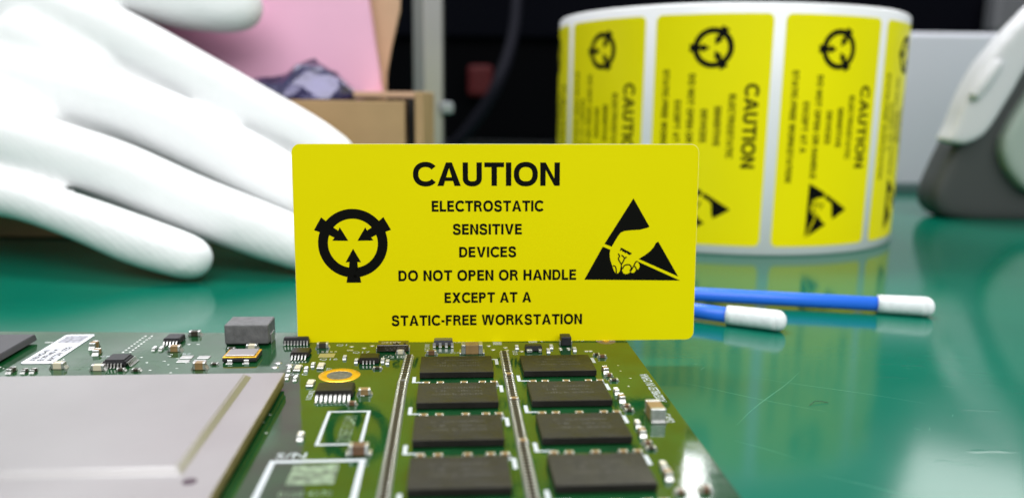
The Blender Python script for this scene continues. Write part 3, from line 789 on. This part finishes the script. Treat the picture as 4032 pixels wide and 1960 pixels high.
# --- big two-terminal parts with terminals of their own
def bigcap(x, y, l, wd, h, vert, m):
    q = MB(); e = l*.2
    q.box(-l/2+e, l/2-e, -wd/2*.97, wd/2*.97, .05, h*.97, bev=.06)
    o = q.build('ceramic_capacitor', m, pcb, (x, y, 0), (0, 0, math.pi/2 if vert else 0))
    for s in (-1, 1):
        t = MB(); t.box(min(s*l/2, s*(l/2-e)), max(s*l/2, s*(l/2-e)), -wd/2, wd/2, .04, h, bev=.16, seg=3)
        t.box(min(s*l/2, s*(l/2+.4)), max(s*l/2, s*(l/2+.4)), -wd/2, wd/2, .015, .35, bev=.1)
        t.build('terminal', m_tin, o)
    return o
bigcap(9.55, 5.65, 4.1, 2.4, 1.9, False, m_tan)
bigcap(37.05, -28.0, 4.4, 2.3, 2.25, True, m_tan)
bigcap(-7.2, -38.8, 2.7, 1.6, 1.5, False, m_brown)

# --- small parts
C = lambda *a, **k: two('capacitor', *a, **k)
for a in [(-19.6, 9.9, 2.2, 1.2, 1.1, m_resist), (-4.2, 5.5, 1.5, .85, .8, m_beige), (1.76, 4.7, 1.9, .9, .9, m_brown), (33.5, 3.2, 1.2, .65, .45, m_resist), (34.35, 1.75, 1.5, .75, .62, m_brown),
          (33.6, -8.9, 1.15, .7, .6, m_brown), (33.98, -11.2, 1.5, .75, .45, m_resist), (33.5, -23.7, 1.2, .8, .6, m_brown), (33.6, -25.2, 1.4, .7, .5, m_resist),
          (33.5, -37.7, 1.2, .8, .6, m_brown), (33.6, -39.3, 1.4, .7, .5, m_resist), (34.1, -52.3, 1.2, .8, .6, m_brown), (37.4, -52.0, 1.3, 1.0, .8, m_brown),
          (-8.8, -16.0, 2.0, 1.2, 1.1, m_tan), (-10.3, -20.6, 1.35, .7, .65, m_brown), (-7.85, -3.2, 1.5, .7, .45, m_resist),
          (-46.75, 19.0, 2.2, 1.2, 1.1, m_resist), (-47.4, 8.7, 2.2, 1.3, 1.2, m_tan), (-39.55, -2.0, 2.2, 1.3, 1.4, m_tan), (-33.1, 9.5, 2.1, 1.2, 1.0, m_beige), (-37.0, 9.4, 1.4, .8, .45, m_resist),
          (-64.6, -.6, 2.3, 1.3, 1.2, m_beige), (-57.2, -1.9, 2.3, 1.1, 1.1, m_beige), (-53.1, -2.4, 1.4, .8, .5, m_resist), (-50.4, -2.6, 1.4, .8, .5, m_resist), (-37.6, .3, 1.3, .7, .4, m_resist)]:
    C(*a)
# the second cap beside the 14-leg chip is nearer the front
for a in [(-63.4, 11.2, 2.0, 1.2, 1.3, m_tan), (-61.3, 7.4, 1.6, 1.2, 1.0, m_tan), (33.35, -6.6, 1.8, 1.0, 1.0, m_tan), (33.2, -17.2, 1.5, .8, .8, m_beige), (33.35, -20.6, 1.8, 1.0, 1.0, m_tan),
          (33.6, -31.0, 1.5, .8, .8, m_beige), (33.5, -34.3, 1.8, 1.0, 1.0, m_tan), (33.8, -45.2, 1.5, .8, .8, m_beige), (33.7, -47.8, 1.8, 1.0, 1.0, m_tan), (-16.1, -33.2, 1.5, .85, .8, m_beige), (-71.8, -2.4, 1.8, 1.0, .8, m_resist), (-69.5, -2.6, 1.4, .8, .6, m_resist), (-68.0, -2.5, 1.4, .8, .6, m_resist)]:
    C(*a, vert=True)
for x, yy in [(-14.45, 3.0), (-19.65, -1.0), (-20.5, -3.4), (-23.5, -3.2), (-23.05, -7.4), (-21.5, -8.2), (-9.15, -15.7), (-6.25, .1), (18.5, 8.2), (25.35, 8.3), (24.45, 5.7), (29.75, 6.4), (-51.6, 9.8), (-50.3, 9.8), (-7.2, 1.0), (-12.05, .9)]:
    two('resistor', x, yy, 1.35, .66, .55, m_white, vert=True)
def led(x, y):
    q = MB(); q.box(-.55, .55, -1.0, 1.0, .05, .62, bev=.12); o = q.build('light_emitting_diode', m_beige, pcb, (x, y, 0))
    t = MB(); t.box(-.62, .62, -1.55, -1.0, .015, .38, bev=.1); t.build('terminal', m_tin, o)
    t = MB(); t.box(-.62, .62, 1.0, 1.45, .015, .38, bev=.1); t.build('terminal', m_tin, o)
for x, yy in ((-22.05, -2.9), (-18.1, -1.8), (-18.45, -10.9)): led(x, yy)

# --- bare solder pads
def pad_mesh(a, bq, h=.08):
    q = MB(); q.lathe([(1, 0.01), (.92, h*.55), (.6, h*.9), (0, h)], 16)
    for v in q.bm.verts: v.co.x *= a/2; v.co.y *= bq/2
    return q.mesh('solder_pad', m_tin)
pm = {}
def pad(x, y, a=.5, bq=.5, h=.08, square=False):
    k = (a, bq, h, square)
    if k not in pm:
        if square: q = MB(); q.box(-a/2, a/2, -bq/2, bq/2, .01, h, bev=min(.05, h*.4)); pm[k] = q.mesh('solder_pad', m_tin)
        else: pm[k] = pad_mesh(a, bq, h)
    obj('solder_pad', pm[k], pcb, (x, y, 0))
for i in range(9):
    for x in (-57.0, -55.7): pad(x+.035*i, 8.5+i*1.32, .55, .62, .06)
for x, yy in ((-44.0, 4.9), (-43.9, 2.5), (-40.8, 4.6), (-40.9, 2.3)): pad(x, yy, 2.2, 1.6, .12, True)
for x, yy in ((-26.3, .6), (-26.4, -1.8), (-24.0, -.6)): pad(x, yy, 1.4, 1.2, .22)
for x, yy in ((-14.07, 10.4), (-11.55, 9.4), (13.76, 7.4), (16.25, 8.7), (16.4, 6.9), (24.1, 13.0), (-10.1, 10.8), (32.0, 5.8), (32.8, 5.8), (13.0, 9.9), (19.3, 6.2)): pad(x, yy, 1.0, .8, .12)
for x in (27.1, 28.7):
    for yy in (6.9, 7.8): pad(x, yy, .8, .6, .12)
for k in range(4): pad(-19.2+k*.82, 7.3, .5, .6, .05, True)
pad(-14.07, 8.1, 1.2, .7, .05, True); pad(-46.2, 13.1, .7, .5, .05); pad(-44.4, 13.0, .7, .5, .05); pad(-73.8, 15.3, 1.5, .7, .05, True); pad(-75.5, .5, 1.0, .5, .05); pad(-76.3, -1.2, 1.0, .5, .05)
for k in range(24):
    pad(random.uniform(-75, -42), random.uniform(-4, 8), random.uniform(.2, .9), random.uniform(.2, .45), .05)
for x, yy in ((-6.9, 4.6), (-6.0, 4.6), (-22.5, -24), (-22.8, -27), (-21.5, -31), (36.5, -3), (36.3, -6.1), (37.2, -10), (36, -14)): pad(x, yy, .45, .4, .03)
q = MB(); q.box(-19.55, -16.6, 3.75, 6.1, .012, .05, bev=.02); q.build('bare_pad', mat('pale_gold_pad', (0.50, 0.44, 0.22), .4, metal=.5), pcb)

# --- mounting hole with its gold ring, fiducial
q = MB(); q.lathe([(2.2, .03), (2.25, .06), (3.6, .06), (3.65, .012)], 64); ho = q.build('mounting_hole', m_gold, pcb, (-14.2, -6.4, 0))
q = MB(); q.lathe([(0, .015), (1.3, .02), (2.2, .045)], 48); q.build('hole_plug', m_hole, ho)
fd = MB(); fd.lathe([(0, .012), (2.0, .012)], 48); fo = fd.build('alignment_mark', mat('bare_violet_laminate', (0.16, 0.11, 0.09), .3), pcb, (37.1, 12.2, 0))
q = MB(); q.prism([(-.85, 0), (0, -.85), (.85, 0), (0, .85)], .016, .05); q.build('gold_target', m_gold, fo)

# --- copper tracks under the mask beside the resistor ladders
tk = MB()
for x, yy in res:
    if yy < -54: continue
    for s in (-1, 1):
        L_ = random.uniform(1.1, 2.0)
        x0, x1 = (x+s*.75, x+s*(.75+L_)); tk.face([(min(x0, x1), yy-.1, .006), (max(x0, x1), yy-.1, .006), (max(x0, x1), yy+.1, .006), (min(x0, x1), yy+.1, .006)])
for k in range(40):
    x = random.uniform(-70, -30); yy = random.uniform(-3, 19); L_ = random.uniform(1, 5); a = random.choice((0, 0, math.pi/4, -math.pi/4, math.pi/2))
    d = Vector((math.cos(a), math.sin(a)))*L_; n_ = Vector((-math.sin(a), math.cos(a)))*.09; p = Vector((x, yy))
    tk.face([(*(p-n_), .006), (*(p+d-n_), .006), (*(p+d+n_), .006), (*(p+n_), .006)])
for k in range(26):
    x = random.uniform(-22, -4); yy = random.uniform(-4, 11); L_ = random.uniform(1, 4); a = random.choice((0, 0, math.pi/4, -math.pi/4))
    d = Vector((math.cos(a), math.sin(a)))*L_; n_ = Vector((-math.sin(a), math.cos(a)))*.08; p = Vector((x, yy))
    tk.face([(*(p-n_), .006), (*(p+d-n_), .006), (*(p+d+n_), .006), (*(p+n_), .006)])
tk.build('copper_tracks', m_trace, pcb)

# --- white silkscreen
for p in silk:
    q = MB(); q.face([(x, y, .012) for x, y in p]); q.build('printed_corner', m_silk, pcb)
for y0, n in ((10.6, 4), (11.8, 2)):
    for k in range(n):
        x = 13.95 if n == 4 else 21.2
        q = MB(); q.face([(x, y0+k*.68, .012), (x+1.75, y0+k*.68, .012), (x+1.75, y0+k*.68+.4, .012), (x, y0+k*.68+.4, .012)]); q.build('printed_stripe', m_silk, pcb)
def silk_text(s, x, y, size, rz=0, sx=1.0):
    q_ = MB(); q_.merge(font_bm(s, size), 0, Matrix.Diagonal((sx, 1, 1, 1)))
    q_.build('printed_text', m_silk, pcb, (x, y, .014), (0, 0, rz))
H90 = math.pi/2
silk_text('Q16', -19.2, 2.15, 1.55, 0, 1.25); silk_text('Q17', -13.5, 6.1, 1.6, 0, 1.15); silk_text('Q1', -17.3, 10.9, 1.6, 0, 1.2); silk_text('U210', -7.5, 3.0, 1.7, 0, 1.15)
silk_text('U2100', 1.25, 6.9, 1.35, H90, 1.25); silk_text('C4', 5.25, 5.2, 1.5, 0, 1.2); silk_text('R2100', 5.6, 12.3, 1.5, 0, 1.2); silk_text('D20', 18.35, 4.0, 1.3, H90, 1.2); silk_text('02', 31.0, 12.6, 1.5, 0, 1.2)
silk_text('D7', -16.0, -4.3, 1.4, H90, 1.1); silk_text('U2302', -17.3, -18.0, 1.25, H90, 1.25); silk_text('D2', -23.3, -6.1, 1.4, 0, 1.1); silk_text('C', -21.0, -6.1, 1.4, 0, 1.1)
silk_text('S/N', -18.5, -39.75, 2.5, 0, 1.15)
silk_text('ASSEMBLED IN CHINA', 40.75, -21.4, 2.2, H90, .62); silk_text('C492', 38.5, -26.3, 1.8, -H90, .95)
silk_text('C85', -60.2, 5.6, 1.1, 0, 1.4); silk_text('R7', -45.5, 6.5, 1.1, 0, 1.3)
def frame(x0, x1, y0, y1, t):
    q = MB()
    for r_ in (rect(x0, y1-t, x1, y1), rect(x0, y0, x1, y0+t), rect(x0, y0+t, x0+t, y1-t), rect(x1-t, y0+t, x1, y1-t)):
        q.face([(x, y, .013) for x, y in r_])
    return q.build('printed_frame', m_silk, pcb)
frame(-13.75, -7.1, -35.8, -23.1, .52); frame(-18.9, -6.1, -66, -40.35, .80)
t = font_bm('D00585 LOAM', 2.9)
pb = MB(); pb.merge(t, 0, Matrix.Translation((-8.95, -34.6, .014)) @ Matrix.Rotation(H90, 4, 'Z') @ Matrix.Diagonal((.52, 1, 1, 1)))
pb.build('serial_print', m_palesilk, pcb)
q = MB(); q.prism(round_rect(-15.5, -47.5, -9.4, -41.8, .3), .008, .02); q.build('printed_block', m_palesilk, pcb)
t = font_bm('0158 4370', 1.9); pb = MB(); pb.merge(t, 0, Matrix.Translation((-15.9, -50.6, .014)) @ Matrix.Diagonal((.82, 1, 1, 1))); pb.build('serial_print', m_palesilk, pcb)

# --- white sticker
q = MB(); q.prism(round_rect(-72.7, 1.9, -66.9, 20.3, .9), .03, .12); stk = q.build('sticker', m_sticker, pcb)
st = MB()
for s, bx_ in (('31B142-41', -70.9), ('E17F140 M', -69.35), ('ARTSN 1732', -67.75)):
    for k in range(3):
        st.merge(font_bm(s, 1.5), 0, Matrix.Translation((bx_+.09*(k-1), 3.3+.05*(k-1), .125+.002*k)) @ Matrix.Rotation(H90, 4, 'Z') @ Matrix.Diagonal((1.05, 1, 1, 1)))
st.build('sticker_print', m_ink, stk)
q = MB(); q.prism(rect(-72.0, 14.6, -67.7, 19.3), .123, .128); q.build('printed_block', m_greyprint, stk)

# ------------------------------------------------------------------ wear on the mat: scratches, specks, a hair
sc = MB()
def scratch(x, y, ang, L_, wd=.10):
    d = Vector((math.cos(ang), math.sin(ang))); n_ = Vector((-d.y, d.x)); k = 7; pts = []
    for i in range(k): pts.append(Vector((x, y))+d*L_*i/(k-1)+n_*(math.sin(i*.9+x)*L_*.012))
    for i in range(k-1):
        w0, w1 = wd*(1-abs(2*i/(k-1)-1)*.8)/2, wd*(1-abs(2*(i+1)/(k-1)-1)*.8)/2
        a, c2 = pts[i], pts[i+1]
        sc.face([(*(a-n_*w0), .006), (*(c2-n_*w1), .006), (*(c2+n_*w1), .006), (*(a+n_*w0), .006)])
scratch(38, 126, .95, 34, .14); scratch(33, 146, -.55, 26, .12); scratch(45, 108, -.5, 20, .14); scratch(48, 150, -.45, 30, .10); scratch(36, 120, -.7, 10, .1)
for k in range(34): scratch(random.uniform(28, 130), random.uniform(95, 220), random.choice((.95, -.5, -.45, .1))+random.uniform(-.2, .2), random.uniform(1, 9), random.uniform(.04, .09))
for k in range(30): scratch(random.uniform(-110, -20), random.uniform(172, 225), random.uniform(-1, 1), random.uniform(1, 10), random.uniform(.04, .08))
sc.build('scratch_marks', m_scratch, tabletop)
q = MB(); hp = smooth_path([(53.4, 135.2, .12), (55.0, 136.6, .4), (57.2, 136.6, .12)], 5); q.tube(hp, [.05]*len(hp), 8)
tag(q.build('loose_fibre', m_hair), 'tiny dark fibre lying on the mat right of the board', 'fibre')
